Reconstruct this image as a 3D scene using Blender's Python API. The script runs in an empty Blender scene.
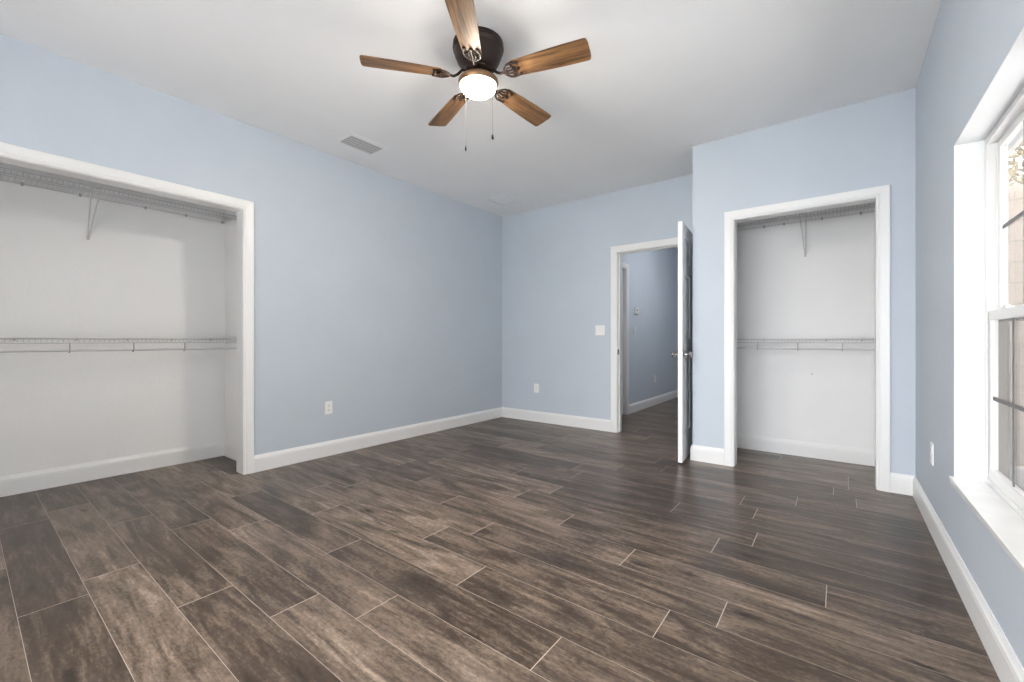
import bpy, bmesh, math, random
from mathutils import Vector, Matrix
random.seed(7)
S = bpy.context.scene
C = S.collection
PI = math.pi

# ------------------------------------------------------------------ camera, sky, exposure
YAW = math.atan(327.5 / 426.7)
cam = bpy.data.objects.new('camera', bpy.data.cameras.new('camera'))
C.objects.link(cam)
cam.location = (0, 0, 1.04)
cam.rotation_euler = (PI / 2, 0, YAW)
cam.data.sensor_width = 36
cam.data.lens = 15.0
cam.data.clip_start = 0.03
S.camera = cam

S.view_settings.view_transform = 'Standard'
S.view_settings.look = 'None'
S.view_settings.gamma = 1
S.view_settings.use_curve_mapping = False
S.view_settings.exposure = 0.64

world = bpy.data.worlds.new('overcast_sky')
S.world = world
world.use_nodes = True
wn, wl = world.node_tree.nodes, world.node_tree.links
bg = wn['Background']
SKY_FRONT, SKY_REAR = 2.0, 10.0     # hazy overcast, brighter towards the sun
bg.inputs['Color'].default_value = (0.97, 0.99, 1.02, 1)
w_tc = wn.new('ShaderNodeTexCoord')
w_dot = wn.new('ShaderNodeVectorMath')
w_dot.operation = 'DOT_PRODUCT'
w_dot.inputs[1].default_value = Vector((-0.28, -0.93, 0.25)).normalized()
w_mr = wn.new('ShaderNodeMapRange')
w_mr.interpolation_type = 'SMOOTHSTEP'
w_mr.inputs['From Min'].default_value = 0.3
w_mr.inputs['From Max'].default_value = 1.0
w_mr.inputs['To Min'].default_value = SKY_FRONT
w_mr.inputs['To Max'].default_value = SKY_REAR
wl.new(w_tc.outputs['Generated'], w_dot.inputs[0])
wl.new(w_dot.outputs['Value'], w_mr.inputs['Value'])
wl.new(w_mr.outputs['Result'], bg.inputs['Strength'])

try:
    S.cycles.diffuse_bounces = 8
    S.cycles.max_bounces = 12
    S.cycles.transparent_max_bounces = 12
    S.cycles.caustics_reflective = False
    S.cycles.caustics_refractive = False
except Exception:
    pass


sun = bpy.data.objects.new('sun', bpy.data.lights.new('sun', 'SUN'))
C.objects.link(sun)
sun.data.energy = 20.0
sun.data.angle = math.radians(3)
sun.data.color = (1.0, 0.99, 0.98)
sun.rotation_euler = Vector((-0.10, -0.22, 0.97)).to_track_quat('Z', 'Y').to_euler()


def portal(name, loc, rot, sx, sy):
    l = bpy.data.lights.new(name, 'AREA')
    l.shape = 'RECTANGLE'
    l.size = sx
    l.size_y = sy
    l.cycles.is_portal = True
    o = bpy.data.objects.new(name, l)
    C.objects.link(o)
    o.location = loc
    o.rotation_euler = rot
    return o


# area light portals only guide the sampling of the sky through the window and the added patio door
portal('side_window_sky_portal', (0.60, 1.785, 1.17), (PI / 2, 0, PI / 2), 1.83, 1.48)
portal('added_door_sky_portal', (-1.0, -1.46, 1.10), (PI / 2, 0, 0), 2.6, 2.2)

# ------------------------------------------------------------------ materials


def new_mat(name):
    m = bpy.data.materials.new(name)
    m.use_nodes = True
    nt = m.node_tree
    return m, nt, nt.nodes['Principled BSDF']


def nd(nt, t, **kw):
    n = nt.nodes.new(t)
    for k, v in kw.items():
        setattr(n, k, v)
    return n


def plain(name, col, rough=0.5, metal=0.0, bump=0.0, bscale=300, spec=0.5, mottle=0.0, mscale=3):
    m, nt, b = new_mat(name)
    b.inputs['Base Color'].default_value = (*col, 1)
    b.inputs['Roughness'].default_value = rough
    b.inputs['Metallic'].default_value = metal
    b.inputs['Specular IOR Level'].default_value = spec
    tc = nd(nt, 'ShaderNodeTexCoord')
    if mottle:
        n = nd(nt, 'ShaderNodeTexNoise')
        n.inputs['Scale'].default_value = mscale
        n.inputs['Detail'].default_value = 4
        r = nd(nt, 'ShaderNodeMapRange')
        r.inputs['From Min'].default_value = 0.3
        r.inputs['From Max'].default_value = 0.7
        r.inputs['To Min'].default_value = 1 - mottle
        r.inputs['To Max'].default_value = 1 + mottle
        mx = nd(nt, 'ShaderNodeVectorMath', operation='SCALE')
        mx.inputs[0].default_value = col
        nt.links.new(tc.outputs['Object'], n.inputs['Vector'])
        nt.links.new(n.outputs['Fac'], r.inputs['Value'])
        nt.links.new(r.outputs['Result'], mx.inputs['Scale'])
        nt.links.new(mx.outputs['Vector'], b.inputs['Base Color'])
    if bump:
        n = nd(nt, 'ShaderNodeTexNoise')
        n.inputs['Scale'].default_value = bscale
        n.inputs['Detail'].default_value = 3
        bp = nd(nt, 'ShaderNodeBump')
        bp.inputs['Strength'].default_value = bump
        bp.inputs['Distance'].default_value = 0.002
        nt.links.new(tc.outputs['Object'], n.inputs['Vector'])
        nt.links.new(n.outputs['Fac'], bp.inputs['Height'])
        nt.links.new(bp.outputs['Normal'], b.inputs['Normal'])
    return m


M = {}
M['blue'] = plain('pale_blue_wall_paint', (0.535, 0.590, 0.654), 0.55, bump=0.5, bscale=45, mottle=0.015)
M['closet'] = plain('white_closet_paint', (0.83, 0.83, 0.825), 0.6, bump=0.4, bscale=45, mottle=0.012)
M['ceiling'] = plain('flat_white_ceiling_paint', (0.86, 0.86, 0.86), 0.9, bump=0.5, bscale=35, mottle=0.012)
M['trim'] = plain('white_semigloss_trim', (0.80, 0.80, 0.795), 0.35)
M['door'] = plain('white_door_paint', (0.86, 0.85, 0.85), 0.35)
M['vinyl'] = plain('white_vinyl', (0.76, 0.76, 0.755), 0.3)
M['reveal'] = plain('white_reveal_paint', (0.72, 0.735, 0.745), 0.6, bump=0.3, bscale=45)
M['marble'] = plain('white_marble_sill', (0.80, 0.80, 0.79), 0.2, mottle=0.03, mscale=12)
M['plastic'] = plain('white_plastic', (0.85, 0.85, 0.84), 0.35)
M['slot'] = plain('dark_slot', (0.05, 0.05, 0.05), 0.6)
M['bronze'] = plain('dark_bronze_metal', (0.030, 0.018, 0.014), 0.45, metal=0.4)
M['bronze_fitter'] = plain('brushed_bronze_fitter', (0.26, 0.15, 0.08), 0.4, metal=0.7)
M['bracket'] = plain('dark_oiled_bronze_bracket', (0.022, 0.013, 0.010), 0.6, spec=0.12)
M['nickel'] = plain('satin_nickel', (0.45, 0.44, 0.43), 0.25, metal=1.0)
M['wire'] = plain('white_coated_wire', (0.58, 0.58, 0.58), 0.4)
M['clip'] = plain('grey_plastic_clip', (0.42, 0.42, 0.42), 0.5)
M['muntin'] = plain('backlit_window_grid', (0.16, 0.16, 0.165), 0.5)  # dark grey carries the backlit shade of the bars
M['chain_light'] = plain('aged_brass_chain', (0.045, 0.038, 0.032), 0.7, spec=0.05)
M['chain_dark'] = plain('dark_beaded_chain', (0.008, 0.006, 0.005), 0.7, spec=0.03)
M['vent_dark'] = plain('grey_vent_interior', (0.10, 0.10, 0.10), 0.8)
M['lcd'] = plain('grey_display', (0.16, 0.18, 0.17), 0.3)
M['louver'] = plain('light_grey_vent_slat', (0.55, 0.55, 0.55), 0.5)
M['render'] = plain('pale_stucco', (0.5, 0.46, 0.42), 0.9, bump=0.5, bscale=60)
M['downpipe'] = plain('taupe_downpipe', (0.16, 0.135, 0.11), 0.6)
M['bark'] = plain('tree_bark', (0.10, 0.075, 0.055), 0.9, bump=1, bscale=20)
M['leaf'] = plain('dry_green_leaf', (0.16, 0.13, 0.075), 0.7)
M['roof'] = plain('brown_shingle', (0.16, 0.13, 0.11), 0.9)
M['grass'] = plain('sandy_ground', (0.60, 0.60, 0.60), 0.95, mottle=0.1)
M['concrete'] = plain('pale_concrete', (0.30, 0.28, 0.27), 0.9, mottle=0.06)


def glass_mat():
    m = bpy.data.materials.new('clear_window_glass')
    m.use_nodes = True
    nt = m.node_tree
    nt.nodes.clear()
    out = nd(nt, 'ShaderNodeOutputMaterial')
    tr = nd(nt, 'ShaderNodeBsdfTransparent')
    tr.inputs['Color'].default_value = (0.96, 0.96, 0.96, 1)
    gl = nd(nt, 'ShaderNodeBsdfGlossy')
    gl.inputs['Roughness'].default_value = 0.02
    lw = nd(nt, 'ShaderNodeLayerWeight')
    lw.inputs['Blend'].default_value = 0.5
    pw = nd(nt, 'ShaderNodeMath', operation='POWER')
    pw.inputs[1].default_value = 5.0
    fr = nd(nt, 'ShaderNodeMath', operation='MULTIPLY_ADD')
    fr.inputs[1].default_value = 0.45
    fr.inputs[2].default_value = 0.03
    nt.links.new(lw.outputs['Facing'], pw.inputs[0])
    nt.links.new(pw.outputs[0], fr.inputs[0])
    mx = nd(nt, 'ShaderNodeMixShader')
    nt.links.new(fr.outputs[0], mx.inputs['Fac'])
    nt.links.new(tr.outputs['BSDF'], mx.inputs[1])
    nt.links.new(gl.outputs['BSDF'], mx.inputs[2])
    nt.links.new(mx.outputs['Shader'], out.inputs['Surface'])
    return m


M['glass'] = glass_mat()


def screen_mat():
    m = bpy.data.materials.new('grey_insect_mesh')
    m.use_nodes = True
    nt = m.node_tree
    nt.nodes.clear()
    out = nd(nt, 'ShaderNodeOutputMaterial')
    tr = nd(nt, 'ShaderNodeBsdfTransparent')
    df = nd(nt, 'ShaderNodeBsdfDiffuse')
    df.inputs['Color'].default_value = (0.12, 0.12, 0.12, 1)
    mx = nd(nt, 'ShaderNodeMixShader')
    mx.inputs['Fac'].default_value = 0.22
    nt.links.new(tr.outputs['BSDF'], mx.inputs[1])
    nt.links.new(df.outputs['BSDF'], mx.inputs[2])
    nt.links.new(mx.outputs['Shader'], out.inputs['Surface'])
    return m


M['screen'] = screen_mat()


def lamp_mat(name, col, strength):
    m, nt, b = new_mat(name)
    b.inputs['Base Color'].default_value = (0.9, 0.88, 0.84, 1)
    b.inputs['Roughness'].default_value = 0.3
    b.inputs['Emission Color'].default_value = (*col, 1)
    b.inputs['Emission Strength'].default_value = strength
    return m


M['bowl'] = lamp_mat('lit_frosted_glass', (1.0, 0.92, 0.80), 185.0)
M['added_hall_bowl'] = lamp_mat('added_hall_lamp_glass', (1.0, 0.97, 0.94), 58.0)  # glow of the unseen lamp added in the hall


def floor_mat():
    m, nt, b = new_mat('grey_brown_wood_plank')
    L = nt.links
    uv = nd(nt, 'ShaderNodeUVMap', uv_map='plank')
    at = nd(nt, 'ShaderNodeAttribute', attribute_name='rnd')

    def vecscale(v, sx, sy):
        mp = nd(nt, 'ShaderNodeMapping')
        mp.inputs['Scale'].default_value = (sx, sy, 1)
        L.new(v, mp.inputs['Vector'])
        return mp.outputs['Vector']

    def noise(v, scale, detail, rough=0.55, dist=0.0):
        n = nd(nt, 'ShaderNodeTexNoise')
        n.inputs['Scale'].default_value = scale
        n.inputs['Detail'].default_value = detail
        n.inputs['Roughness'].default_value = rough
        n.inputs['Distortion'].default_value = dist
        L.new(v, n.inputs['Vector'])
        return n.outputs['Fac']

    def rng(v, a, b_, c, d):
        r = nd(nt, 'ShaderNodeMapRange')
        r.inputs['From Min'].default_value = a
        r.inputs['From Max'].default_value = b_
        r.inputs['To Min'].default_value = c
        r.inputs['To Max'].default_value = d
        L.new(v, r.inputs['Value'])
        return r.outputs['Result']

    def math_(op, a, b_):
        n = nd(nt, 'ShaderNodeMath', operation=op)
        for i, q in enumerate((a, b_)):
            if isinstance(q, (int, float)):
                n.inputs[i].default_value = q
            else:
                L.new(q, n.inputs[i])
        return n.outputs[0]

    U = uv.outputs['UV']
    big = noise(vecscale(U, 1.5, 8.0), 1.0, 4, 0.6, 1.6)       # long light and dark drifts
    grain = noise(vecscale(U, 5.0, 85.0), 1.0, 4, 0.65, 0.4)    # fine grain along the plank
    mid = noise(vecscale(U, 2.6, 26.0), 1.0, 6, 0.7, 1.0)
    mott = noise(vecscale(U, 38.0, 75.0), 1.0, 6, 0.8)         # worn mottling
    t = math_('MULTIPLY', rng(big, 0.3, 0.7, 0, 1), 0.46)
    t = math_('ADD', t, math_('MULTIPLY', rng(mid, 0.25, 0.75, 0, 1), 0.38))
    t = math_('ADD', t, math_('MULTIPLY', rng(grain, 0.25, 0.75, 0, 1), 0.16))
    t = math_('ADD', t, math_('MULTIPLY', rng(mott, 0.3, 0.7, -0.5, 0.5), 0.40))
    t = math_('ADD', t, rng(at.outputs['Fac'], 0, 1, -0.13, 0.13))
    # knots
    vo = nd(nt, 'ShaderNodeTexVoronoi')
    vo.inputs['Scale'].default_value = 1.0
    vo.inputs['Randomness'].default_value = 1.0
    L.new(vecscale(U, 2.0, 6.5), vo.inputs['Vector'])
    kn = rng(math_('ADD', vo.outputs['Distance'], math_('MULTIPLY', rng(mott, 0, 1, -0.5, 0.5), 0.16)), 0.02, 0.12, 1, 0)
    t = math_('SUBTRACT', t, math_('MULTIPLY', kn, 0.50))
    cr = nd(nt, 'ShaderNodeValToRGB')
    e = cr.color_ramp.elements
    e[0].position = 0.08
    e[0].color = (0.024, 0.0155, 0.010, 1)
    e[1].position = 1.0
    e[1].color = (0.38, 0.290, 0.222, 1)
    k = cr.color_ramp.elements.new(0.40)
    k.color = (0.066, 0.045, 0.031, 1)
    k = cr.color_ramp.elements.new(0.68)
    k.color = (0.178, 0.130, 0.095, 1)
    L.new(t, cr.inputs['Fac'])
    L.new(cr.outputs['Color'], b.inputs['Base Color'])
    L.new(rng(mott, 0.2, 0.8, 0.27, 0.40), b.inputs['Roughness'])
    b.inputs['Specular IOR Level'].default_value = 0.45
    bp = nd(nt, 'ShaderNodeBump')
    bp.inputs['Strength'].default_value = 0.12
    bp.inputs['Distance'].default_value = 0.002
    L.new(grain, bp.inputs['Height'])
    L.new(bp.outputs['Normal'], b.inputs['Normal'])
    return m


M['plank'] = floor_mat()
M['grout'] = plain('pale_grout', (0.52, 0.45, 0.39), 0.8)


def blade_mat():
    m, nt, b = new_mat('rustic_oak_blade')
    L = nt.links
    tc = nd(nt, 'ShaderNodeTexCoord')
    mp = nd(nt, 'ShaderNodeMapping')
    mp.inputs['Scale'].default_value = (3.2, 48, 10)
    oi = nd(nt, 'ShaderNodeObjectInfo')
    av = nd(nt, 'ShaderNodeVectorMath', operation='ADD')
    L.new(tc.outputs['Object'], av.inputs[0])
    L.new(oi.outputs['Random'], av.inputs[1])
    L.new(av.outputs['Vector'], mp.inputs['Vector'])
    n = nd(nt, 'ShaderNodeTexNoise')
    n.inputs['Scale'].default_value = 1
    n.inputs['Detail'].default_value = 6
    n.inputs['Roughness'].default_value = 0.65
    n.inputs['Distortion'].default_value = 0.6
    L.new(mp.outputs['Vector'], n.inputs['Vector'])
    cr = nd(nt, 'ShaderNodeValToRGB')
    cr.color_ramp.elements[0].position = 0.33
    cr.color_ramp.elements[0].color = (0.060, 0.028, 0.012, 1)
    cr.color_ramp.elements[1].position = 0.68
    cr.color_ramp.elements[1].color = (0.33, 0.172, 0.070, 1)
    L.new(n.outputs['Fac'], cr.inputs['Fac'])
    L.new(cr.outputs['Color'], b.inputs['Base Color'])
    b.inputs['Roughness'].default_value = 0.5
    return m


M['blade'] = blade_mat()


def block_mat():
    m, nt, b = new_mat('painted_concrete_block')
    L = nt.links
    tc = nd(nt, 'ShaderNodeTexCoord')
    mp = nd(nt, 'ShaderNodeMapping')
    mp.inputs['Rotation'].default_value = (PI / 2, 0, 0)
    br = nd(nt, 'ShaderNodeTexBrick')
    br.inputs['Color1'].default_value = (0.165, 0.136, 0.113, 1)
    br.inputs['Color2'].default_value = (0.150, 0.123, 0.102, 1)
    br.inputs['Mortar'].default_value = (0.085, 0.068, 0.056, 1)
    br.inputs['Scale'].default_value = 1
    br.inputs['Brick Width'].default_value = 0.40
    br.inputs['Row Height'].default_value = 0.20
    br.inputs['Mortar Size'].default_value = 0.007
    L.new(tc.outputs['Object'], mp.inputs['Vector'])
    L.new(mp.outputs['Vector'], br.inputs['Vector'])
    L.new(br.outputs['Color'], b.inputs['Base Color'])
    b.inputs['Roughness'].default_value = 0.9
    return m


M['block'] = block_mat()

# ------------------------------------------------------------------ mesh helpers


def bx(bm, x0, x1, y0, y1, z0, z1):
    r = bmesh.ops.create_cube(bm, size=1)
    for v in r['verts']:
        v.co = Vector((x0 + (v.co.x + .5) * (x1 - x0), y0 + (v.co.y + .5) * (y1 - y0), z0 + (v.co.z + .5) * (z1 - z0)))
    return r['verts']


def tube(bm, pts, r, n=6, cap=True):
    rings = []
    P = [Vector(p) for p in pts]
    for i, p in enumerate(P):
        d = (P[min(i + 1, len(P) - 1)] - P[max(i - 1, 0)]).normalized()
        ref = Vector((0, 0, 1)) if abs(d.z) < 0.9 else Vector((1, 0, 0))
        a = d.cross(ref).normalized()
        b = d.cross(a).normalized()
        rings.append([bm.verts.new(p + a * (r * math.cos(2 * PI * k / n)) + b * (r * math.sin(2 * PI * k / n))) for k in range(n)])
    for i in range(len(rings) - 1):
        for k in range(n):
            bm.faces.new((rings[i][k], rings[i][(k + 1) % n], rings[i + 1][(k + 1) % n], rings[i + 1][k]))
    if cap:
        bm.faces.new(rings[0])
        bm.faces.new(rings[-1][::-1])


def lathe(bm, prof, n=40, centre=(0, 0)):
    rings = []
    for r, z in prof:
        if r < 1e-5:
            rings.append([bm.verts.new((centre[0], centre[1], z))])
        else:
            rings.append([bm.verts.new((centre[0] + r * math.cos(2 * PI * k / n), centre[1] + r * math.sin(2 * PI * k / n), z)) for k in range(n)])
    for i in range(len(rings) - 1):
        A, B = rings[i], rings[i + 1]
        for k in range(n):
            a0, a1 = A[k % len(A)], A[(k + 1) % len(A)]
            b0, b1 = B[k % len(B)], B[(k + 1) % len(B)]
            f = [a0]
            for q in (a1, b1, b0):
                if q not in f:
                    f.append(q)
            if len(f) > 2:
                bm.faces.new(f)


def sweep(bm, stations, cap=True):
    """stations: list of equal-length closed point loops"""
    R = [[bm.verts.new(p) for p in s] for s in stations]
    n = len(R[0])
    for i in range(len(R) - 1):
        for k in range(n):
            bm.faces.new((R[i][k], R[i][(k + 1) % n], R[i + 1][(k + 1) % n], R[i + 1][k]))
    if cap:
        bm.faces.new(R[0])
        bm.faces.new(R[-1][::-1])


def obj(name, bm, mat, parent=None, smooth=False, loc=None, bevel=0.0, rot=None):
    bmesh.ops.recalc_face_normals(bm, faces=bm.faces)
    me = bpy.data.meshes.new(name)
    bm.to_mesh(me)
    bm.free()
    if mat is not None:
        me.materials.append(mat)
    if smooth:
        for p in me.polygons:
            p.use_smooth = True
        try:
            me.set_sharp_from_angle(angle=math.radians(40))
        except Exception:
            pass
    o = bpy.data.objects.new(name, me)
    C.objects.link(o)
    if parent is not None:
        o.parent = parent
    if loc:
        o.location = loc
    if rot:
        o.rotation_euler = rot
    if bevel:
        md = o.modifiers.new('edge', 'BEVEL')
        md.width = bevel
        md.segments = 2
        md.limit_method = 'ANGLE'
    return o


def empty(name, loc, rz=0.0):
    o = bpy.data.objects.new(name, None)
    o.empty_display_size = 0.1
    C.objects.link(o)
    o.location = loc
    o.rotation_euler = (0, 0, rz)
    return o


def tag(o, label, cat, group=None, kind=None):
    o['label'] = label
    o['category'] = cat
    if group:
        o['group'] = group
    if kind:
        o['kind'] = kind
    return o


def struct(name, bm, mat, label, cat, **kw):
    return tag(obj(name, bm, mat, **kw), label, cat, kind='structure')


def copy_tree(o, parent=None):
    c = o.copy()
    C.objects.link(c)
    c.parent = parent
    for ch in [q for q in bpy.data.objects if q.parent == o]:
        copy_tree(ch, c)
    return c


# ------------------------------------------------------------------ room dimensions (metres, camera above the origin)
H = 2.743
XL, YB, YC, XR, YR = -3.68, 4.57, 3.925, 0.405, -1.30
XB = -1.02            # side face of the closet bump-out
WT = 0.125
HX = -2.39            # hall wall face
YE = 9.0              # hall end
DOOR_A, DOOR_B, DOOR_H = -2.000, -1.150, 2.042
LC_A, LC_B, LC_H = -0.470, 1.358, 2.062
RC_A, RC_B, RC_H = -0.690, 0.203, 2.042
J = 0.018             # jamb board thickness
WY0, WY1, WZ0, WZ1 = 0.870, 2.702, 0.415, 1.909

# ---- walls
bm = bmesh.new()
bx(bm, XL - WT, XL, YR, LC_A - J, 0, H)
bx(bm, XL - WT, XL, LC_B + J, YB, 0, H)
bx(bm, XL - WT, XL, LC_A - J, LC_B + J, LC_H + J, H)
struct('wall_left', bm, M['blue'], 'long pale blue wall on the left, with the wide closet opening', 'wall')
bm = bmesh.new()
bx(bm, XL - WT, DOOR_A - J, YB, YB + WT, 0, H)
bx(bm, DOOR_B + J, XB, YB, YB + WT, 0, H)
bx(bm, DOOR_A - J, DOOR_B + J, YB, YB + WT, DOOR_H + J, H)
struct('wall_back', bm, M['blue'], 'pale blue far wall holding the open doorway to the hall', 'wall')
bm = bmesh.new()
bx(bm, XB, RC_A - J, YC, YC + .115, 0, H)
bx(bm, RC_B + J, XR, YC, YC + .115, 0, H)
bx(bm, RC_A - J, RC_B + J, YC, YC + .115, RC_H + J, H)
bx(bm, XB, XB + .115, YC + .115, 4.77, 0, H)
struct('wall_closet', bm, M['blue'], 'pale blue wall standing forward, around the narrow closet', 'wall')
bm = bmesh.new()
T = 0.155
bx(bm, XR, XR + T, YR, WY0, 0, H)
bx(bm, XR, XR + T, WY1, 4.77, 0, H)
bx(bm, XR, XR + T, WY0, WY1, 0, WZ0)
bx(bm, XR, XR + T, WY0, WY1, WZ1, H)
struct('wall_right', bm, M['blue'], 'pale blue wall on the right around the window', 'wall')
bm = bmesh.new()
PX0, PX1, PH = -2.30, 0.30, 2.20
bx(bm, XL - WT, PX0, YR - WT, YR, 0, H)
bx(bm, PX1, XR + T, YR - WT, YR, 0, H)
bx(bm, PX0, PX1, YR - WT, YR, PH, H)
struct('wall_rear', bm, M['blue'], 'pale blue wall behind the camera with the added glazed patio door', 'wall')
# closet interiors
bm = bmesh.new()
CBX = -4.445
bx(bm, CBX - .1, CBX, -.75, 1.6, 0, H)
bx(bm, CBX, XL - WT, 1.495, 1.6, 0, H)
bx(bm, CBX, XL - WT, -.75, -.64, 0, H)
struct('wall_left_closet', bm, M['closet'], 'white inside walls of the wide closet on the left', 'wall')
bm = bmesh.new()
CBY = 4.652
bx(bm, XB + .115, XR, CBY, 4.77, 0, H)
bx(bm, XB + .115, XB + .118, YC + .116, CBY, 0, H)
bx(bm, XR - .003, XR, YC + .116, CBY, 0, H)
struct('wall_right_closet', bm, M['closet'], 'white inside walls of the narrow closet on the right', 'wall')
# hall
bm = bmesh.new()
HDA, HDB, HDH = 4.96, 5.755, 2.05
bx(bm, HX - .12, HX, YB + WT, HDA - J, 0, H)
bx(bm, HX - .12, HX, HDB + J, YE, 0, H)
bx(bm, HX - .12, HX, HDA - J, HDB + J, HDH + J, H)
struct('wall_hall_left', bm, M['blue'], 'pale blue hall wall seen through the open doorway', 'wall')
bm = bmesh.new()
bx(bm, HX - .12, -.78, YE, YE + .12, 0, H)
struct('wall_hall_end', bm, M['blue'], 'pale blue wall closing the far end of the hall', 'wall')
bm = bmesh.new()
bx(bm, -.9, -.78, 4.77, YE, 0, H)
struct('wall_hall_right', bm, M['blue'], 'pale blue hall wall behind the narrow closet', 'wall')
# ceiling
bm = bmesh.new()
bx(bm, CBX - .1, XR + T, YR - WT, YE + .12, H, H + .12)
struct('ceiling', bm, M['ceiling'], 'flat white ceiling over the room', 'ceiling')

# ---- floor: wood-look planks with pale joints
bm = bmesh.new()
uvl = bm.loops.layers.uv.new('plank')
rl = bm.faces.layers.float.new('rnd')
P0, PW, PL, G, GL = 0.140, 0.1927, 1.217, 0.0030, 0.0015
known = {0: -2.450, 1: -2.600, 2: -2.048, 3: -1.699, 4: -1.436, 5: -0.775, 6: -2.511, 7: -0.520, 8: -0.355, 9: -0.809,
         10: -1.260, 11: -0.501, 12: -0.352, 13: -0.815, 14: -1.62, 15: -0.503}
FX0, FX1 = CBX - .02, XR + .02
for row in range(-8, 47):
    y0 = P0 + row * PW
    y1 = y0 + PW
    off = known.get(row, random.random() * PL)
    x = off - PL * math.ceil((off - FX0) / PL)
    while x < FX1:
        a, b = max(x, FX0), min(x + PL, FX1)
        if b - a > .01:
            ru, rv = random.random() * 40, random.random() * 40
            vs = [bm.verts.new(p) for p in ((a + G / 2, y0 + GL / 2, 0), (b - G / 2, y0 + GL / 2, 0), (b - G / 2, y1 - GL / 2, 0), (a + G / 2, y1 - GL / 2, 0))]
            f = bm.faces.new(vs)
            f[rl] = random.random()
            for l in f.loops:
                l[uvl].uv = (l.vert.co.x - x + ru, l.vert.co.y - y0 + rv)
        x += PL
gv = [bm.verts.new(p) for p in ((FX0, P0 - 8 * PW, -.0006), (FX1, P0 - 8 * PW, -.0006), (FX1, P0 + 47 * PW, -.0006), (FX0, P0 + 47 * PW, -.0006))]
gf = bm.faces.new(gv)
gf.material_index = 1
bb = bx(bm, FX0, FX1, P0 - 8 * PW, P0 + 47 * PW, -.12, -.002)
for v in bb:
    for f in v.link_faces:
        f.material_index = 1
fl = obj('floor', bm, M['plank'])
fl.data.materials.append(M['grout'])
tag(fl, 'grey brown wood plank floor with thin pale joints', 'floor', kind='structure')


# ------------------------------------------------------------------ trim
CASE = [(0.004, 0.0), (0.004, 0.008), (0.010, 0.011), (0.020, 0.011), (0.024, 0.014), (0.056, 0.017), (0.071, 0.018), (0.075, 0.015), (0.075, 0.0)]


def casing(name, a0, a1, h, fn, label, depth, jfn):
    bm = bmesh.new()
    st = []
    for (a, z, da, dz) in ((a0, 0, -1, 0), (a0, h, -1, 1), (a1, h, 1, 1), (a1, 0, 1, 0)):
        st.append([fn(a + da * d, z + dz * d, t) for d, t in CASE])
    sweep(bm, st)
    o = struct(name, bm, M['trim'], label, 'door casing')
    bm = bmesh.new()
    for q in ((a0 - J, a0, 0, h), (a1, a1 + J, 0, h), (a0 - J, a1 + J, h, h + J)):
        p0 = jfn(q[0], q[2], 0)
        p1 = jfn(q[1], q[3], depth)
        bx(bm, min(p0[0], p1[0]), max(p0[0], p1[0]), min(p0[1], p1[1]), max(p0[1], p1[1]), p0[2], p1[2])
    obj('jamb', bm, M['trim'], o)
    return o


casing('trim_1', LC_A, LC_B, LC_H, lambda a, z, t: (XL + t, a, z), 'white casing framing the wide closet on the left',
       WT, lambda a, z, d: (XL - d, a, z))
casing('trim_2', RC_A, RC_B, RC_H, lambda a, z, t: (a, YC - t, z), 'white casing framing the narrow closet on the right',
       .115, lambda a, z, d: (a, YC + d, z))
dc = casing('trim_3', DOOR_A, DOOR_B, DOOR_H, lambda a, z, t: (a, YB - t, z), 'white casing framing the open doorway in the far wall',
            WT, lambda a, z, d: (a, YB + d, z))
bm = bmesh.new()       # door stop strips
bx(bm, DOOR_A, DOOR_A + .011, YB + .040, YB + .075, 0, DOOR_H)
bx(bm, DOOR_B - .011, DOOR_B, YB + .040, YB + .075, 0, DOOR_H)
bx(bm, DOOR_A + .011, DOOR_B - .011, YB + .040, YB + .075, DOOR_H - .011, DOOR_H)
obj('door_stop', bm, M['trim'], dc)
bm = bmesh.new()
bx(bm, DOOR_A, DOOR_A + .0025, YB + .004, YB + .036, .885, .945)
bx(bm, DOOR_A + .0025, DOOR_A + .0045, YB + .001, YB + .008, .895, .935)
sp_ = obj('strike_plate', bm, M['bronze'], dc)
sp_['label'] = 'dark metal strike plate'
casing('trim_4', HDA, HDB, HDH, lambda a, z, t: (HX + t, a, z), 'white casing around the hall door seen through the doorway',
       .12, lambda a, z, d: (HX - d, a, z))

BASE = [(0, 0), (.015, 0), (.015, .098), (.0135, .104), (.0135, .110), (.009, .119), (.006, .127), (.004, .133), (0, .133)]


def base(name, p0, p1, nrm, label, m0=0, m1=0):
    """straight skirting from p0 to p1 with the profile standing out along nrm; m = mitre (+1 inner corner, -1 outer)"""
    bm = bmesh.new()
    d = Vector((p1[0] - p0[0], p1[1] - p0[1], 0)).normalized()
    n = Vector((nrm[0], nrm[1], 0))
    A = [tuple(Vector((p0[0], p0[1], z)) + n * t + d * (t * m0)) for t, z in BASE]
    B = [tuple(Vector((p1[0], p1[1], z)) + n * t - d * (t * m1)) for t, z in BASE]
    sweep(bm, [A, B])
    return struct(name, bm, M['trim'], label, 'baseboard')


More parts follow.
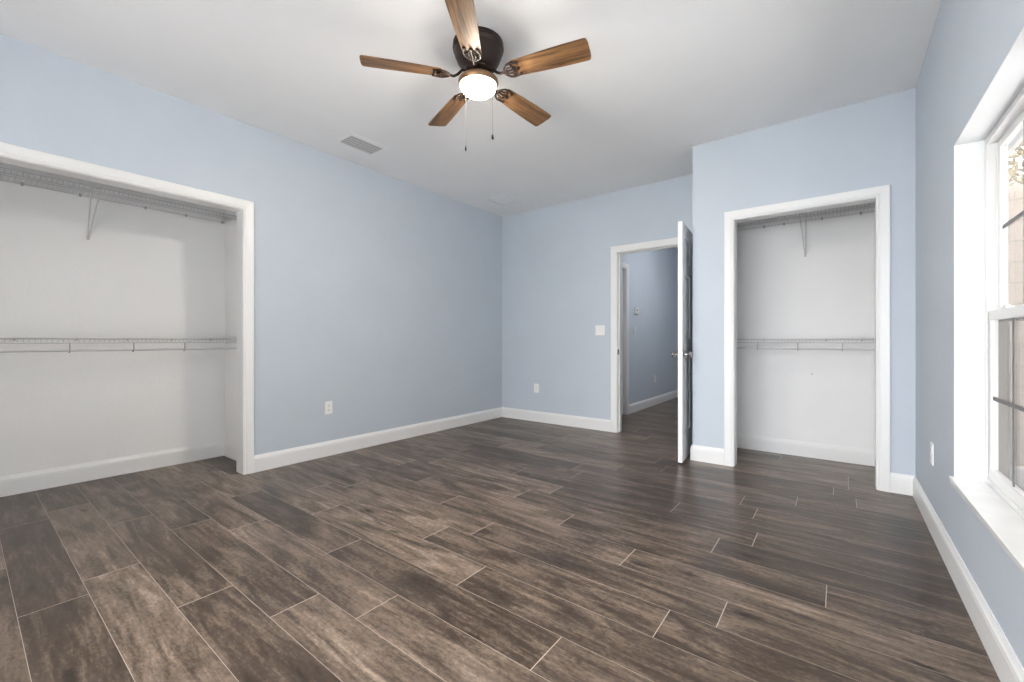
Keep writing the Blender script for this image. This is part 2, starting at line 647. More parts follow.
CW = .075
base('baseboard_left', (XL, LC_B + CW), (XL, YB), (1, 0), 'long white baseboard under the left blue wall', 0, 1)
base('baseboard_left_rear', (XL, YR), (XL, LC_A - CW), (1, 0), 'white baseboard left of the wide closet, behind the camera', 1, 0)
base('baseboard_back', (XL, YB), (DOOR_A - CW, YB), (0, -1), 'white baseboard between the far corner and the doorway', 1, 0)
base('baseboard_back_right', (DOOR_B + CW, YB), (XB, YB), (0, -1), 'short white baseboard behind the open door', 0, 1)
base('baseboard_closet_side', (XB, YC), (XB, YB), (-1, 0), 'white baseboard on the side of the bumped-out closet wall', -1, 1)
base('baseboard_closet', (XB, YC), (RC_A - CW, YC), (0, -1), 'short white baseboard left of the narrow closet', -1, 0)
base('baseboard_closet_right', (RC_B + CW, YC), (XR, YC), (0, -1), 'short white baseboard right of the narrow closet', 0, 1)
base('baseboard_right', (XR, YR), (XR, YC), (-1, 0), 'long white baseboard under the window wall', 1, 1)
base('baseboard_left_closet', (CBX, -.64), (CBX, 1.495), (1, 0), 'white baseboard along the back of the wide closet', 1, 1)
base('baseboard_left_closet_side', (CBX, 1.495), (XL - WT, 1.495), (0, -1), 'short white baseboard on the end wall of the wide closet', 1, 0)
base('baseboard_left_closet_rear', (CBX, -.64), (XL - WT, -.64), (0, 1), 'white baseboard on the near end wall of the wide closet', 1, 0)
base('baseboard_right_closet', (XB + .118, CBY), (XR - .003, CBY), (0, -1), 'white baseboard along the back of the narrow closet', 1, 1)
base('baseboard_right_closet_left', (XB + .118, YC + .116), (XB + .118, CBY), (1, 0), 'white baseboard on the left side inside the narrow closet', 0, 1)
base('baseboard_right_closet_right', (XR - .003, YC + .116), (XR - .003, CBY), (-1, 0), 'white baseboard on the right side inside the narrow closet', 0, 1)
base('baseboard_hall', (HX, HDB + CW), (HX, YE), (1, 0), 'white baseboard in the hall seen through the doorway', 0, 1)
base('baseboard_hall_end', (HX, YE), (-.9, YE), (0, -1), 'white baseboard at the far end of the hall', 1, 1)


# ------------------------------------------------------------------ doors
def panel_leaf(bm, w, h, t):
    """six-panel slab: x 0..w, y -t/2..t/2, z 0..h"""
    bx(bm, 0, w, -t / 2 + .009, t / 2 - .009, 0, h)
    st, mu = .115, .10
    rails = [(0, .24), (.88, 1.05), (1.60, 1.71), (h - .12, h)]
    for s in (-1, 1):
        ya, yb = (t / 2 - .010, t / 2) if s > 0 else (-t / 2, -t / 2 + .010)
        bx(bm, 0, st, ya, yb, 0, h)
        bx(bm, w - st, w, ya, yb, 0, h)
        for z0, z1 in rails:
            bx(bm, st, w - st, ya, yb, z0, z1)
        for (z0, z1) in ((rails[0][1], rails[1][0]), (rails[1][1], rails[2][0]), (rails[2][1], rails[3][0])):
            bx(bm, (w - mu) / 2, (w + mu) / 2, ya, yb, z0, z1)
            for xa, xb in ((st, (w - mu) / 2), ((w + mu) / 2, w - st)):
                base_y = s * (t / 2 - .009)
                top_y = s * (t / 2 - .002)
                g0, g1 = .012, .045
                lo = [(xa + g0, z0 + g0), (xb - g0, z0 + g0), (xb - g0, z1 - g0), (xa + g0, z1 - g0)]
                hi = [(xa + g1, z0 + g1), (xb - g1, z0 + g1), (xb - g1, z1 - g1), (xa + g1, z1 - g1)]
                sweep(bm, [[(a, base_y, z) for a, z in lo], [(a, top_y, z) for a, z in hi]])
    return bm


LEAF_W, LEAF_T = .843, .035
hinge = Vector((DOOR_B - .004, YB - .006, .012))
free = Vector((-1.067, 3.715, .012))
ang = math.atan2(free.y - hinge.y, free.x - hinge.x)
bm = bmesh.new()
panel_leaf(bm, LEAF_W, 2.040, LEAF_T)
door = struct('door_1', bm, M['door'], 'white six-panel door standing open into the room, seen almost edge-on', 'door')
door.location = hinge
door.rotation_euler = (0, 0, ang)
# lever/knob set
for s in (-1, 1):
    bm = bmesh.new()
    prof = [(0.0, 0.0), (.032, 0), (.033, .004), (.028, .009), (.013, .012), (.011, .030), (.020, .038), (.027, .048), (.028, .056), (.022, .064), (0, .067)]
    lathe(bm, prof, 28)
    bmesh.ops.transform(bm, matrix=Matrix.Rotation(-s * PI / 2, 4, 'X'), verts=bm.verts)
    kn = obj('door_knob', bm, M['nickel'], door, smooth=True, loc=(LEAF_W - .062, s * LEAF_T / 2, .912))
    kn['label'] = 'satin nickel round knob'
bm = bmesh.new()
bx(bm, LEAF_W, LEAF_W + .0015, -.0125, .0125, .884, .940)
bx(bm, LEAF_W + .0015, LEAF_W + .010, -.006, .006, .904, .920)
obj('latch', bm, M['nickel'], door)['label'] = 'small metal latch plate'
for z in (.20, 1.0, 1.80):
    bm = bmesh.new()
    lathe(bm, [(0, -.045), (.007, -.045), (.007, .045), (0, .045)], 12)
    obj('hinge', bm, M['nickel'], door, loc=(-.006, -LEAF_T / 2 - .002, z), smooth=True)
# closed door in the hall
bm = bmesh.new()
panel_leaf(bm, HDB - HDA - .006, HDH - .012, .035)
d2 = struct('door_2', bm, M['door'], 'white panel door closed in the hall wall beyond the doorway', 'door')
d2.location = (HX - .06, HDA + .003, .008)
d2.rotation_euler = (0, 0, PI / 2)

# ------------------------------------------------------------------ window
bm = bmesh.new()       # painted reveal lining
e = .003
bx(bm, XR - .001, .497, WY1 - e, WY1, WZ0, WZ1)
bx(bm, XR - .001, .497, WY0, WY0 + e, WZ0, WZ1)
bx(bm, XR - .001, .497, WY0 + e, WY1 - e, WZ1 - e, WZ1)
struct('trim_5', bm, M['reveal'], 'white painted reveal around the window recess', 'window reveal')
bm = bmesh.new()
ol = [(.497, WY0 + e), (.497, WY1 - e), (XR - .0005, WY1 - e), (XR - .0005, WY1 + .010), (XR - .015, WY1 + .010), (XR - .015, WY0 - .010), (XR - .0005, WY0 - .010), (XR - .0005, WY0 + e)]
sweep(bm, [[(x, y, WZ0 + .0005) for x, y in ol], [(x, y, WZ0 + .020) for x, y in ol]])
struct('trim_6', bm, M['marble'], 'white stone sill under the window', 'window sill', bevel=.002)

win = tag(empty('window_1', (XR + .09, (WY0 + WY1) / 2, WZ0 + .02)), 'white single-hung window with backlit-dark grids on the right wall', 'window', kind='structure')
win_origin = win.location.copy()


def wpart(name, bm, mat, parent=None, **kw):
    """geometry given in world coordinates, stored relative to the window's base"""
    bmesh.ops.translate(bm, vec=-win_origin, verts=bm.verts)
    return obj(name, bm, mat, parent or win, **kw)


def frame_rect(bm, x0, x1, y0, y1, z0, z1, w, wb=None, wt=None):
    wb = w if wb is None else wb
    wt = w if wt is None else wt
    bx(bm, x0, x1, y0, y0 + w, z0, z1)
    bx(bm, x0, x1, y1 - w, y1, z0, z1)
    bx(bm, x0, x1, y0 + w, y1 - w, z0, z0 + wb)
    bx(bm, x0, x1, y0 + w, y1 - w, z1 - wt, z1)


z0, z1 = WZ0 + .020, WZ1 - e
XF = .497
mid = (WY0 + WY1) / 2
for (ya, yb) in ((WY0 + e, mid - .012), (mid + .012, WY1 - e)):
    bm = bmesh.new()
    frame_rect(bm, XF, XF + .060, ya, yb, z0, z1, .016, .022, .026)
    # track ribs on the side jambs
    for yy, sgn in ((ya + .016, 1), (yb - .016, -1)):
        for xx in (XF + .001, XF + .029):
            y2 = yy + sgn * .010
            bx(bm, xx, xx + .004, min(yy, y2), max(yy, y2), z0 + .022, z1 - .026)
    wf = wpart('window_frame', bm, M['vinyl'], bevel=.0015)
    mz = 1.148
    # lower sash (inner track)
    for nm, xs, sz0, sz1, bot, top, grid_z, grid_y in (
            ('lower_sash', XF + .006, z0 + .022, mz + .018, .045, .040, .800, None),
            ('upper_sash', XF + .033, mz - .018, z1 - .026, .040, .032, 1.512, None)):
        bm = bmesh.new()
        frame_rect(bm, xs, xs + .022, ya + .020, yb - .020, sz0, sz1, .038, bot, top)
        sa = wpart(nm, bm, M['vinyl'], bevel=.002)
        bm = bmesh.new()
        gy0, gy1, gz0, gz1 = ya + .058, yb - .058, sz0 + bot, sz1 - top
        bx(bm, xs + .010, xs + .013, gy0, gy1, gz0, gz1)
        wpart('glass_pane', bm, M['glass'], parent=sa)
        sa_children = bm
        bm = bmesh.new()
        bx(bm, xs + .006, xs + .0095, gy0, gy1, grid_z - .008, grid_z + .008)
        for k in (1, 2):
            yy = gy0 + (gy1 - gy0) * k / 3
            bx(bm, xs + .0061, xs + .0094, yy - .008, yy + .008, gz0, gz1)
        wpart('grid_bar', bm, M['muntin'], parent=sa)['label'] = 'grid bars across the panes, coloured dark as if backlit'
        if nm == 'lower_sash':
            for yy in (ya + .24, yb - .24):
                bm = bmesh.new()
                bx(bm, xs - .002, xs + .022, yy - .030, yy + .030, sz1, sz1 + .008)
                bx(bm, xs + .004, xs + .016, yy - .006, yy + .030, sz1 + .008, sz1 + .016)
                wpart('sash_lock', bm, M['vinyl'], parent=sa, bevel=.001)
for (ya, yb) in ((WY0 + e, mid - .012), (mid + .012, WY1 - e)):
    bm = bmesh.new()
    frame_rect(bm, XF + .030, XF + .066, ya + .0162, yb - .0162, z0 + .0222, 1.128, .010)
    sc = wpart('insect_screen', bm, M['downpipe'])
    sc['label'] = 'taupe framed insect screen over the lower sash'
    bm = bmesh.new()
    bx(bm, XF + .060, XF + .0605, ya + .0262, yb - .0262, z0 + .0322, 1.118)
    wpart('screen_mesh', bm, M['screen'], parent=sc)
bm = bmesh.new()
bx(bm, XF, XF + .060, mid - .012, mid + .012, z0, z1)
wpart('mullion', bm, M['vinyl'])

# unseen patio door, added behind the camera to bring light into the room
pd = tag(empty('added_patio_door', ((PX0 + PX1) / 2, YR - .06, 0)), 'unseen glazed patio door added behind the camera to light the room', 'patio door', kind='structure')
po = pd.location.copy()
bm = bmesh.new()
for (xa, xb, yy) in ((PX0 + .03, (PX0 + PX1) / 2 + .03, -.05), ((PX0 + PX1) / 2 - .03, PX1 - .03, .0)):
    bx(bm, xa, xa + .06, yy, yy + .04, .03, PH - .03)
    bx(bm, xb - .06, xb, yy, yy + .04, .03, PH - .03)
    bx(bm, xa, xb, yy, yy + .04, .03, .11)
    bx(bm, xa, xb, yy, yy + .04, PH - .09, PH - .03)
bx(bm, PX0, PX0 + .03, -.06, .06, 0, PH)
bx(bm, PX1 - .03, PX1, -.06, .06, 0, PH)
bx(bm, PX0, PX1, -.06, .06, PH - .03, PH)
bx(bm, PX0, PX1, -.06, .06, .001, .03)
bmesh.ops.translate(bm, vec=(-po.x, 0, 0), verts=bm.verts)
obj('door_frame', bm, M['vinyl'], pd)
bm = bmesh.new()
bx(bm, PX0 + .09 - po.x, .0 - .03, -.034, -.030, .11, PH - .09)
bx(bm, .03, PX1 - .09 - po.x, .018, .022, .11, PH - .09)
obj('glass_pane', bm, M['glass'], pd)

# ------------------------------------------------------------------ ceiling fan
FC = Vector((-1.64, 1.82, 0))
fan = tag(empty('ceiling_fan', (FC.x, FC.y, H)), 'bronze five-blade ceiling fan with rustic wood blades and lit bowl', 'ceiling fan')
bm = bmesh.new()
lathe(bm, [(0, 0), (.130, 0), (.141, -.004), (.144, -.010), (.142, -.020), (.1445, -.024), (.146, -.034), (.144, -.044), (.137, -.050), (.135, -.054), (.134, -.072),
           (.131, -.076), (.127, -.090), (.118, -.110), (.106, -.128), (.092, -.142), (.076, -.152), (.060, -.156), (.0, -.156)], 56)
obj('motor_housing', bm, M['bronze'], fan, smooth=True)
bm = bmesh.new()
lathe(bm, [(0, -.157), (.078, -.157), (.082, -.160), (.082, -.168), (.076, -.172), (.050, -.174), (0, -.174)], 40)
obj('hub', bm, M['bronze'], fan, smooth=True)
bm = bmesh.new()
lathe(bm, [(.0, -.175), (.048, -.175), (.058, -.178), (.070, -.188), (.090, -.200), (.106, -.210), (.113, -.217), (.1145, -.226), (.113, -.233), (.1055, -.246), (.1035, -.246), (.1035, -.238), (.0, -.234)], 48)
obj('light_fitter', bm, M['bronze_fitter'], fan, smooth=True)
bm = bmesh.new()
prof = [(.1010, -.239), (.1020, -.243)]
for k in range(1, 13):
    a = k / 12 * PI / 2
    prof.append((.1020 * math.cos(a) ** .95 if k < 12 else 0, -.243 - .056 * math.sin(a)))
lathe(bm, prof, 48)
obj('light_bowl', bm, M['bowl'], fan, smooth=True)['label'] = 'glowing frosted glass bowl'

R_TIP = .641


def blade_mesh():
    bm = bmesh.new()
    # outline in x (along) / y (across)
    out = []
    x0, x1, w0, w1 = .205, R_TIP, .052, .068
    for k in range(7):     # rounded root
        a = PI / 2 + PI * k / 6
        out.append((x0 + .012 + .012 * math.cos(a) * 1.0, w0 * math.sin(a)))
    low = []
    for k in range(1, 9):
        t = k / 9
        low.append((x0 + .012 + (x1 - .035 - x0 - .012) * t, -(w0 + (w1 - w0) * math.sin(t * PI / 2))))
    tip = []
    for k in range(17):
        a = -PI / 2 + PI * k / 16
        c, s = math.cos(a), math.sin(a)
        tip.append((x1 - .026 + .026 * abs(c) ** .45, w1 * (abs(s) ** .55) * (1 if s > 0 else -1)))
    up = [(x, -y) for x, y in low[::-1]]
    pts = out + low + tip + up
    sweep(bm, [[(x, y, -.003) for x, y in pts], [(x, y, .003) for x, y in pts]])
    return bm


def iron_mesh():
    bm = bmesh.new()
    # arm from the hub, dipping under the blade, then a pierced fan-shaped bracket
    tube(bm, [(.074, 0, .031), (.094, 0, .026), (.118, 0, .002), (.140, 0, -.010), (.165, 0, -.008)], .0075, 8)
    n = 14
    for s in (-1, 1):
        tube(bm, [(.160, 0, -.008), (.170, s * .022, -.0075), (.188, s * .040, -.007), (.210, s * .047, -.007), (.236, s * .043, -.007), (.250, s * .036, -.007)], .0055, 8)
        tube(bm, [(.165, s * .004, -.008), (.188, s * .017, -.0075), (.212, s * .020, -.007), (.232, s * .012, -.007)], .0045, 8)
    tube(bm, [(.165, 0, -.008), (.225, 0, -.0075), (.246, 0, -.007)], .0055, 8)
    tube(bm, [(.208, -.046, -.007), (.214, -.024, -.007), (.218, 0, -.007), (.214, .024, -.007), (.208, .046, -.007)], .005, 8)
    for (x, y) in ((.246, 0), (.250, .036), (.250, -.036)):
        lathe(bm, [(0, -.014), (.008, -.012), (.010, -.007), (.010, -.004), (0, -.004)], 12, (x, y))
    return bm


proto = None
PITCH = math.radians(-12)
blade_me = None
for k in range(5):
    az = math.radians(15.2 + 72 * k)
    if k == 0:
        b = obj('blade', blade_mesh(), M['blade'], fan, bevel=.0012)
        b.rotation_mode = 'XYZ'
        b.rotation_euler = (PITCH, 0, az)
        b.location = (0, 0, -.196)
        b['label'] = 'rustic brown wood blade'
        ir = obj('blade_bracket', iron_mesh(), M['bracket'], b, smooth=True)
        ir['label'] = 'dark bronze pierced bracket'
        proto = b
    else:
        b = copy_tree(proto, fan)
        b.rotation_euler = (PITCH, 0, az)
Rv = Vector((math.cos(YAW), math.sin(YAW), 0))
Fv = Vector((-math.sin(YAW), math.cos(YAW), 0))
for (s, zl, mt, lab) in ((-1, -.552, 'chain_light', 'pale pull chain with small dark pull'), (1, -.484, 'chain_dark', 'dark pull chain with dark pull')):
    p = Rv * (s * .079) + Fv * (.074)
    bm = bmesh.new()
    tube(bm, [(p.x, p.y, -.222), (p.x * 1.0, p.y * 1.0, -.300), (p.x, p.y, zl)], .0008, 6)
    k = 0
    z = -.24
    while z > zl:
        bmesh.ops.create_icosphere(bm, subdivisions=1, radius=.0015, matrix=Matrix.Translation((p.x, p.y, z)))
        z -= .006
    ch = obj('pull_chain', bm, M[mt], fan)
    ch['label'] = lab
    bm = bmesh.new()
    sc_ = 1.0 if s > 0 else .75
    lathe(bm, [(0, zl + .004), (.003 * sc_, zl), (.0065 * sc_, zl - .010), (.0075 * sc_, zl - .022), (.005 * sc_, zl - .030), (0, zl - .032)], 14, (p.x, p.y))
    obj('chain_pull', bm, M['chain_dark'], ch, smooth=True)

# ------------------------------------------------------------------ ceiling vents
v = tag(empty('ceiling_vent', (-3.285, 2.138, H)), 'white ceiling vent with grey louvers near the left wall', 'ceiling vent')
bm = bmesh.new()
fw, fh = .128, .185
iw, ih = .098, .155
out = [(-fw, -fh), (fw, -fh), (fw, fh), (-fw, fh)]
inn = [(-iw, -ih), (iw, -ih), (iw, ih), (-iw, ih)]


def ring(bm, outer, inner, z0o, z0i, ztop):
    a = [bm.verts.new((x, y, ztop)) for x, y in outer]
    b = [bm.verts.new((x, y, z0o)) for x, y in outer]
    c = [bm.verts.new((x, y, z0i)) for x, y in inner]
    d = [bm.verts.new((x, y, ztop)) for x, y in inner]
    for i in range(4):
        j = (i + 1) % 4
        for p, q in ((a, b), (b, c), (c, d), (d, a)):
            bm.faces.new((p[i], p[j], q[j], q[i]))


ring(bm, out, inn, -.003, -.010, 0)
obj('vent_frame', bm, M['plastic'], v)
bm = bmesh.new()
bx(bm, -iw, iw, -ih, ih, -.001, 0)
obj('vent_opening', bm, M['vent_dark'], v)
bm = bmesh.new()
nl = 5
for k in range(nl):
    xc = -iw + (k + .5) * 2 * iw / nl
    s = -1
    sweep(bm, [[(xc - s * .010, y, -.0015), (xc - s * .0095, y, -.0022), (xc + s * .0105, y, -.0085), (xc + s * .010, y, -.0078)] for y in (-ih, ih)])
obj('louver', bm, M['louver'], v)

v = tag(empty('ceiling_hatch', (-3.215, 4.020, H)), 'faint square white panel set in the ceiling near the far corner', 'ceiling panel')
bm = bmesh.new()
q = .165
ring(bm, [(-q, -q), (q, -q), (q, q), (-q, q)], [(-q + .028, -q + .028), (q - .028, -q + .028), (q - .028, q - .028), (-q + .028, q - .028)], -.003, -.008, 0)
obj('panel_frame', bm, M['plastic'], v)
bm = bmesh.new()
bx(bm, -q + .020, q - .020, -q + .020, q - .020, -.001, 0)
obj('shadow_gap', bm, M['clip'], v)  # grey sheet colours the groove dark in place of shade
bm = bmesh.new()
qq = q - .040
bx(bm, -qq, qq, -qq, qq, -.006, -.0012)
obj('flat_panel', bm, M['plastic'], v)


# ------------------------------------------------------------------ electrical plates (local: x across, y out of the wall, z up)
def plate(name, loc, rz, w, h, label, cat, kind):
    t = tag(empty(name, loc, rz), label, cat, 'white wall outlets' if kind == 'outlet' else 'white rocker switches')
    bm = bmesh.new()
    a = [(-w / 2, -h / 2), (w / 2, -h / 2), (w / 2, h / 2), (-w / 2, h / 2)]
    b = [(x * (1 - .006 / w), z * (1 - .006 / h)) for x, z in a]
    sweep(bm, [[(x, 0, z) for x, z in a], [(x, .003, z) for x, z in a], [(x, .006, z) for x, z in b]])
    obj('cover_plate', bm, M['plastic'], t)
    if kind == 'outlet':
        for s in (-1, 1):
            bm = bmesh.new()
            r = []
            for k in range(20):
                an = 2 * PI * k / 20
                r.append((max(-.0155, min(.0155, .0185 * math.cos(an))), s * .0195 + max(-.0145, min(.0145, .0185 * math.sin(an)))))
            sweep(bm, [[(x, .006, z) for x, z in r], [(x, .0078, z) for x, z in r]])
            sk = obj('socket', bm, M['plastic'], t)
            bm = bmesh.new()
            zc = s * .0195
            for x in (-.006, .006):
                bx(bm, x - .0011, x + .0011, .0078, .0083, zc - .002, zc + .0075)
            bx(bm, -.0022, .0022, .0078, .0083, zc - .010, zc - .006)
            obj('slot', bm, M['slot'], sk)
    elif kind in ('switch2', 'switch1'):
        xs = (-.023, .023) if kind == 'switch2' else (0,)
        for x in xs:
            bm = bmesh.new()
            sweep(bm, [[(x - .0165, .006, z0_) for z0_ in (-.033, .033)] + [(x + .0165, .006, z0_) for z0_ in (.033, -.033)],
                       [(x - .0155, .011, -.032), (x - .0155, .0075, .032), (x + .0155, .0075, .032), (x + .0155, .011, -.032)]])
            obj('rocker', bm, M['plastic'], t)
    return t


# rz so that local +y points into the room
plate('power_outlet', (XL, 2.059, .434), -PI / 2, .072, .116, 'white outlet low on the long left wall beside the wide closet', 'outlet', 'outlet')
plate('power_outlet', (-3.108, YB, .430), PI, .072, .116, 'white outlet low on the far wall left of the doorway', 'outlet', 'outlet')
plate('power_outlet', (XR, 3.262, .421), PI / 2, .072, .116, 'white outlet on the right wall between window and corner', 'outlet', 'outlet')
plate('power_outlet', (HX, 6.95, .42), -PI / 2, .072, .116, 'small white outlet low on the hall wall seen through the doorway', 'outlet', 'outlet')
plate('light_switch', (-2.213, YB, 1.165), PI, .116, .116, 'square white double rocker switch beside the doorway', 'light switch', 'switch2')
plate('light_switch', (HX, 6.07, 1.19), -PI / 2, .072, .116, 'narrow white switch on the hall wall under the thermostat', 'light switch', 'switch1')
t = tag(empty('thermostat', (HX, 6.13, 1.49), -PI / 2), 'small white thermostat with grey display on the hall wall', 'thermostat')
bm = bmesh.new()
bx(bm, -.065, .065, 0, .022, -.050, .050)
obj('housing', bm, M['plastic'], t, bevel=.004)
bm = bmesh.new()
bx(bm, -.012, .030, .022, .0235, -.014, .022)
obj('display', bm, M['lcd'], t)['label'] = 'grey display'


# ------------------------------------------------------------------ wire shelves (local: x along the wall, y out from the wall, z = 0 at the deck)
def wire_shelf(loc, rz, length, label, brace_xs, hang, hooks_xs, clips_xs):
    t = tag(empty('wire_shelf', loc, rz), label, 'wire shelf', 'white ventilated closet shelves')
    D = .305
    r = .0017
    bm = bmesh.new()
    x = .012
    while x < length - .005:
        tube(bm, [(x, .004, 0), (x, D, 0), (x, D + .001, -.030)], r, 4, cap=False)
        x += .0254
    obj('deck', bm, M['wire'], t)
    bm = bmesh.new()
    for (y, z) in ((.006, -.004), (D * .5, -.004)):
        tube(bm, [(.003, y, z), (length - .003, y, z)], .0030, 6)
    obj('long_wire', bm, M['wire'], t)
    bm = bmesh.new()
    tube(bm, [(.003, D + .003, .001), (length - .003, D + .003, .001)], .0034, 8)
    tube(bm, [(.003, D + .004, -.030), (length - .003, D + .004, -.030)], .0034, 8)
    obj('front_rail', bm, M['wire'], t)
    for x in clips_xs:
        bm = bmesh.new()
        bx(bm, x - .007, x + .007, .0005, .013, -.013, .007)
        lathe(bm, [(0, -.016), (.004, -.016), (.004, -.010), (0, -.010)], 10, (x, .006))
        obj('wall_clip', bm, M['clip'], t)['label'] = 'small grey wall clip'
    for x in (0, length):
        s = 1 if x == 0 else -1
        bm = bmesh.new()
        xa, xb = sorted((x, x + s * .0025))
        bx(bm, xa, xb, D - .045, D + .012, -.048, .006)
        xc, xd = sorted((x, x + s * .014))
        bx(bm, xc, xd, D - .012, D + .012, -.048, -.036)
        obj('end_bracket', bm, M['wire'], t)
    for x in brace_xs:
        bm = bmesh.new()
        for s in (-1, 1):
            tube(bm, [(x + s * .024, D - .003, -.006), (x + s * .023, D - .012, -.014), (x + s * .003, .010, -.290), (x + s * .003, .0035, -.300)], .0045, 8)
        bx(bm, x - .009, x + .009, 0, .004, -.325, -.285)
        bx(bm, x - .030, x + .030, D - .012, D + .008, -.012, -.004)
        br = obj('support_brace', bm, M['wire'], t)
        bm = bmesh.new()
        bmesh.ops.create_icosphere(bm, subdivisions=2, radius=.0045, matrix=Matrix.Translation((x, .0045, -.312)))
        obj('screw', bm, M['clip'], br)
    if hang:
        bm = bmesh.new()
        tube(bm, [(.003, D - .020, -.082), (length - .003, D - .020, -.082)], .0090, 12)
        hr = obj('hanging_rail', bm, M['wire'], t, smooth=True)
        for x in hooks_xs:
            bm = bmesh.new()
            pts = [(x, D + .004, -.030), (x, D + .006, -.060)]
            for k in range(7):
                a = PI * k / 6
                pts.append((x, D - .020 + .018 * math.cos(a) + .004, -.082 - .014 * math.sin(a)))
            tube(bm, pts, .0042, 8)
            obj('rail_hook', bm, M['clip'], hr)['label'] = 'grey hook carrying the rail'
    return t


# left closet: local x -> world -y when rz=-90deg ; keep local y -> +x
LY1, LY0 = 1.493, -.638
Ll = LY1 - LY0


def ly(y):
    return LY1 - y


wire_shelf((CBX, LY1, 2.118), -PI / 2, Ll, 'white wire shelf high in the wide left closet', [ly(.60)], False, [],
           [ly(a) for a in (1.47, 1.20, .93, .556, .275, .0)])
wire_shelf((CBX, LY1, 1.058), -PI / 2, Ll, 'white wire shelf at mid height in the wide left closet', [], True,
           [ly(a) for a in (1.11, .80, .47, .14, -.2)], [ly(a) for a in (1.38, 1.10, .82, .54, .24, -.05)])
RX0, RX1 = XB + .118 + .001, XR - .004
Rl = RX1 - RX0


def rx(x):
    return RX1 - x


wire_shelf((RX1, CBY, 2.122), PI, Rl, 'white wire shelf high in the narrow right closet', [rx(-.245)], False, [],
           [rx(a) for a in (-.565, -.405, -.122, .144)])
wire_shelf((RX1, CBY, 1.056), PI, Rl, 'white wire shelf at mid height in the narrow right closet', [], True,
           [rx(a) for a in (-.58, -.28, .02)], [rx(a) for a in (-.566, -.094, .15)])
bm = bmesh.new()
lathe(bm, [(0, 0), (.006, 0), (.006, .002), (0, .0025)], 12)
wa = obj('wall_anchor', bm, M['clip'], loc=(-.196, CBY, .745), rot=(PI / 2, 0, 0))
tag(wa, 'tiny grey screw anchor on the back wall of the narrow closet', 'screw anchor')

# ------------------------------------------------------------------ unseen hall lamp added to light the hall (above the doorway's line of sight)
hl = tag(empty('added_hall_light', (-1.12, 6.30, H)), 'unseen glass dome light added on the hall ceiling to light the hall', 'added ceiling light')
bm = bmesh.new()
lathe(bm, [(0, 0), (.15, 0), (.155, -.01), (.15, -.03), (0, -.03)], 40)
obj('lamp_base', bm, M['nickel'], hl, smooth=True)
bm = bmesh.new()
prof = [(.140 * math.cos(k / 10 * PI / 2) if k < 10 else 0, -.031 - .07 * math.sin(k / 10 * PI / 2)) for k in range(11)]
lathe(bm, prof, 40)
obj('lamp_glass', bm, M['added_hall_bowl'], hl, smooth=True)

# ------------------------------------------------------------------ outside
bm = bmesh.new()
bx(bm, XR + T, 26, -14, 30, -.30, -.20)
bx(bm, -26, XR + T, -16, YR - WT, -.30, -.20)
g = obj('ground', bm, M['grass'])
tag(g, 'pale sandy ground outside the window', 'ground', kind='structure')
bm = bmesh.new()
bx(bm, .62, 5.0, 3.2, 6.2, -.20, -.16)
g = obj('patio_slab', bm, M['concrete'])
tag(g, 'pale concrete slab outside at the foot of the block wall', 'patio slab', kind='structure')

nb = tag(empty('neighbouring_building', (1.10, 6.20, -.20)), 'beige block building outside, seen through the window', 'building')
bm = bmesh.new()
bx(bm, 0, 4.6, 0, 5.0, 0, 2.66)
obj('block_wall', bm, M['block'], nb)
bm = bmesh.new()
bx(bm, -.0, 4.6, -.0, 5.0, 2.66, 2.74)
obj('roof_edge', bm, M['downpipe'], nb)
bm = bmesh.new()
bx(bm, .02, .11, -.075, -.005, .04, 2.66)
for z in (.6, 1.5, 2.3):
    bx(bm, .0, .13, -.08, .0, z, z + .03)
obj('downspout', bm, M['downpipe'], nb, bevel=.006)['label'] = 'taupe downspout'

ho = tag(empty('sky_blocker_house', (4.3, -13.0, -.20)), 'long unseen stucco house added across the side yard to block sky light', 'house', kind='structure')  # unseen house added to cut the sky light reaching the side window
bm = bmesh.new()
bx(bm, 0, 8, 0, 18.2, 0, 4.2)
obj('wall', bm, M['render'], ho)
bm = bmesh.new()
sweep(bm, [[(-.4, y, 4.2), (8.4, y, 4.2), (4, y, 5.8)] for y in (-.4, 18.6)])
obj('roof', bm, M['roof'], ho)
bm = bmesh.new()
bx(bm, XR + T, XR + T + .50, YR - .6, 6.0, 2.60, 2.66)  # eave added to cut sky light above the side window
bx(bm, XR + T + .50, XR + T + .53, YR - .6, 6.0, 2.54, 2.72)
struct('trim_7', bm, M['vinyl'], 'white roof eave added outside the window wall to shade the window', 'eave')

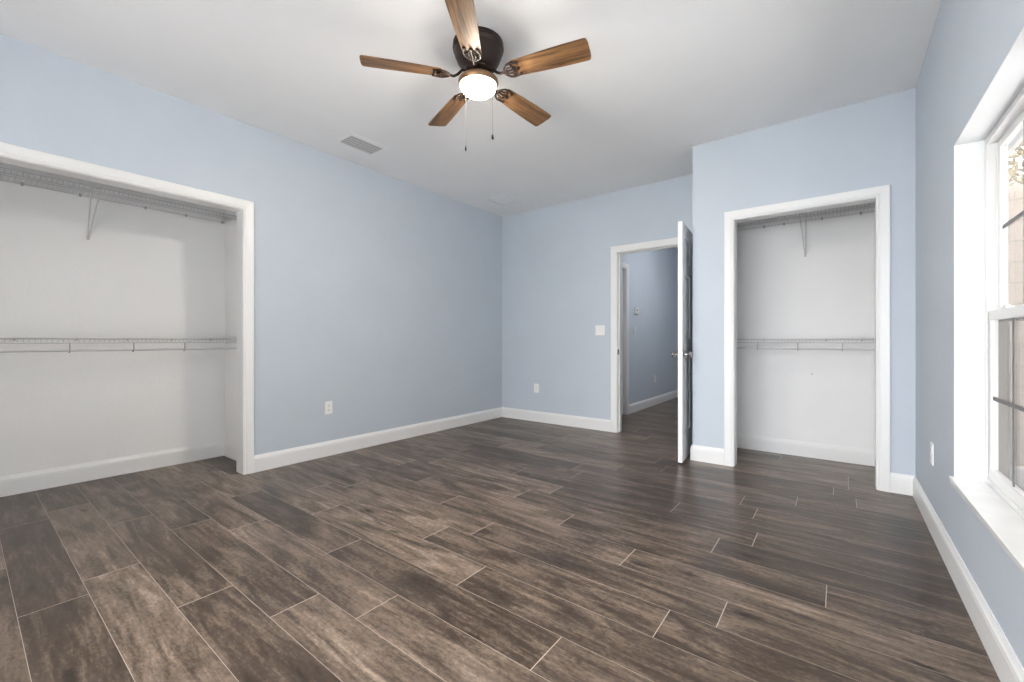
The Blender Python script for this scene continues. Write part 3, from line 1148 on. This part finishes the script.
pf = tag(empty('sky_blocker_fence', (XR + T, -1.45, -.20)), 'tall unseen taupe fence added across the side yard to block low sky light', 'fence')  # unseen fence added to keep low rear sky light off the window reveal
for k in range(25):
    bm = bmesh.new()
    bx(bm, k * .145, k * .145 + .140, 0, .02, .03, 3.5)
    obj('board', bm, M['downpipe'], pf)
for z in (.5, 2.8):
    bm = bmesh.new()
    bx(bm, 0, 3.62, -.05, 0, z, z + .09)
    obj('rail', bm, M['downpipe'], pf)

fe = tag(empty('board_fence', (.62, 6.35, -.20)), 'brown upright board fence beyond the window, left of the block wall', 'fence')
for k in range(4):
    bm = bmesh.new()
    bx(bm, k * .118, k * .118 + .110, 0, .02, .03, 2.0)
    obj('board', bm, M['downpipe'], fe)
for z in (.4, 1.5):
    bm = bmesh.new()
    bx(bm, 0, .47, .02, .06, z, z + .09)
    obj('rail', bm, M['downpipe'], fe)
bm = bmesh.new()
bx(bm, .0, .06, .06, .12, 0, 2.0)
obj('post', bm, M['downpipe'], fe)

tr = tag(empty('tree', (3.2, 13.2, -.20)), 'loose leafy tree outside behind the block building', 'tree')
bm = bmesh.new()
tube(bm, [(0, 0, 0), (.05, 0, 1.5), (-.05, .1, 3.2), (.1, 0, 5.2)], .13, 10)
for k in range(9):
    a = k * 2.4
    z = 2.4 + k * .3
    tube(bm, [(0, .05, z), (.7 * math.cos(a), .7 * math.sin(a), z + .5), (1.3 * math.cos(a), 1.3 * math.sin(a), z + 1.2)], .03, 6)
obj('trunk', bm, M['bark'], tr)
bm = bmesh.new()
for k in range(2600):
    a = random.random() * 2 * PI
    rr = 1.7 * random.random() ** .5
    z = 2.9 + 3.2 * random.random()
    rr *= math.sin(min(1, max(.15, (z - 2.6) / 3.8)) * PI) ** .6
    c = Vector((rr * math.cos(a), rr * math.sin(a), z))
    u = Vector((random.gauss(0, 1), random.gauss(0, 1), random.gauss(0, 1))).normalized()
    w = u.cross(Vector((random.gauss(0, 1), random.gauss(0, 1), random.gauss(0, 1)))).normalized()
    L_ = .10
    vs = [bm.verts.new(c + u * L_), bm.verts.new(c + w * .035), bm.verts.new(c - u * L_), bm.verts.new(c - w * .035)]
    bm.faces.new(vs)
fo = obj('foliage', bm, M['leaf'], tr)
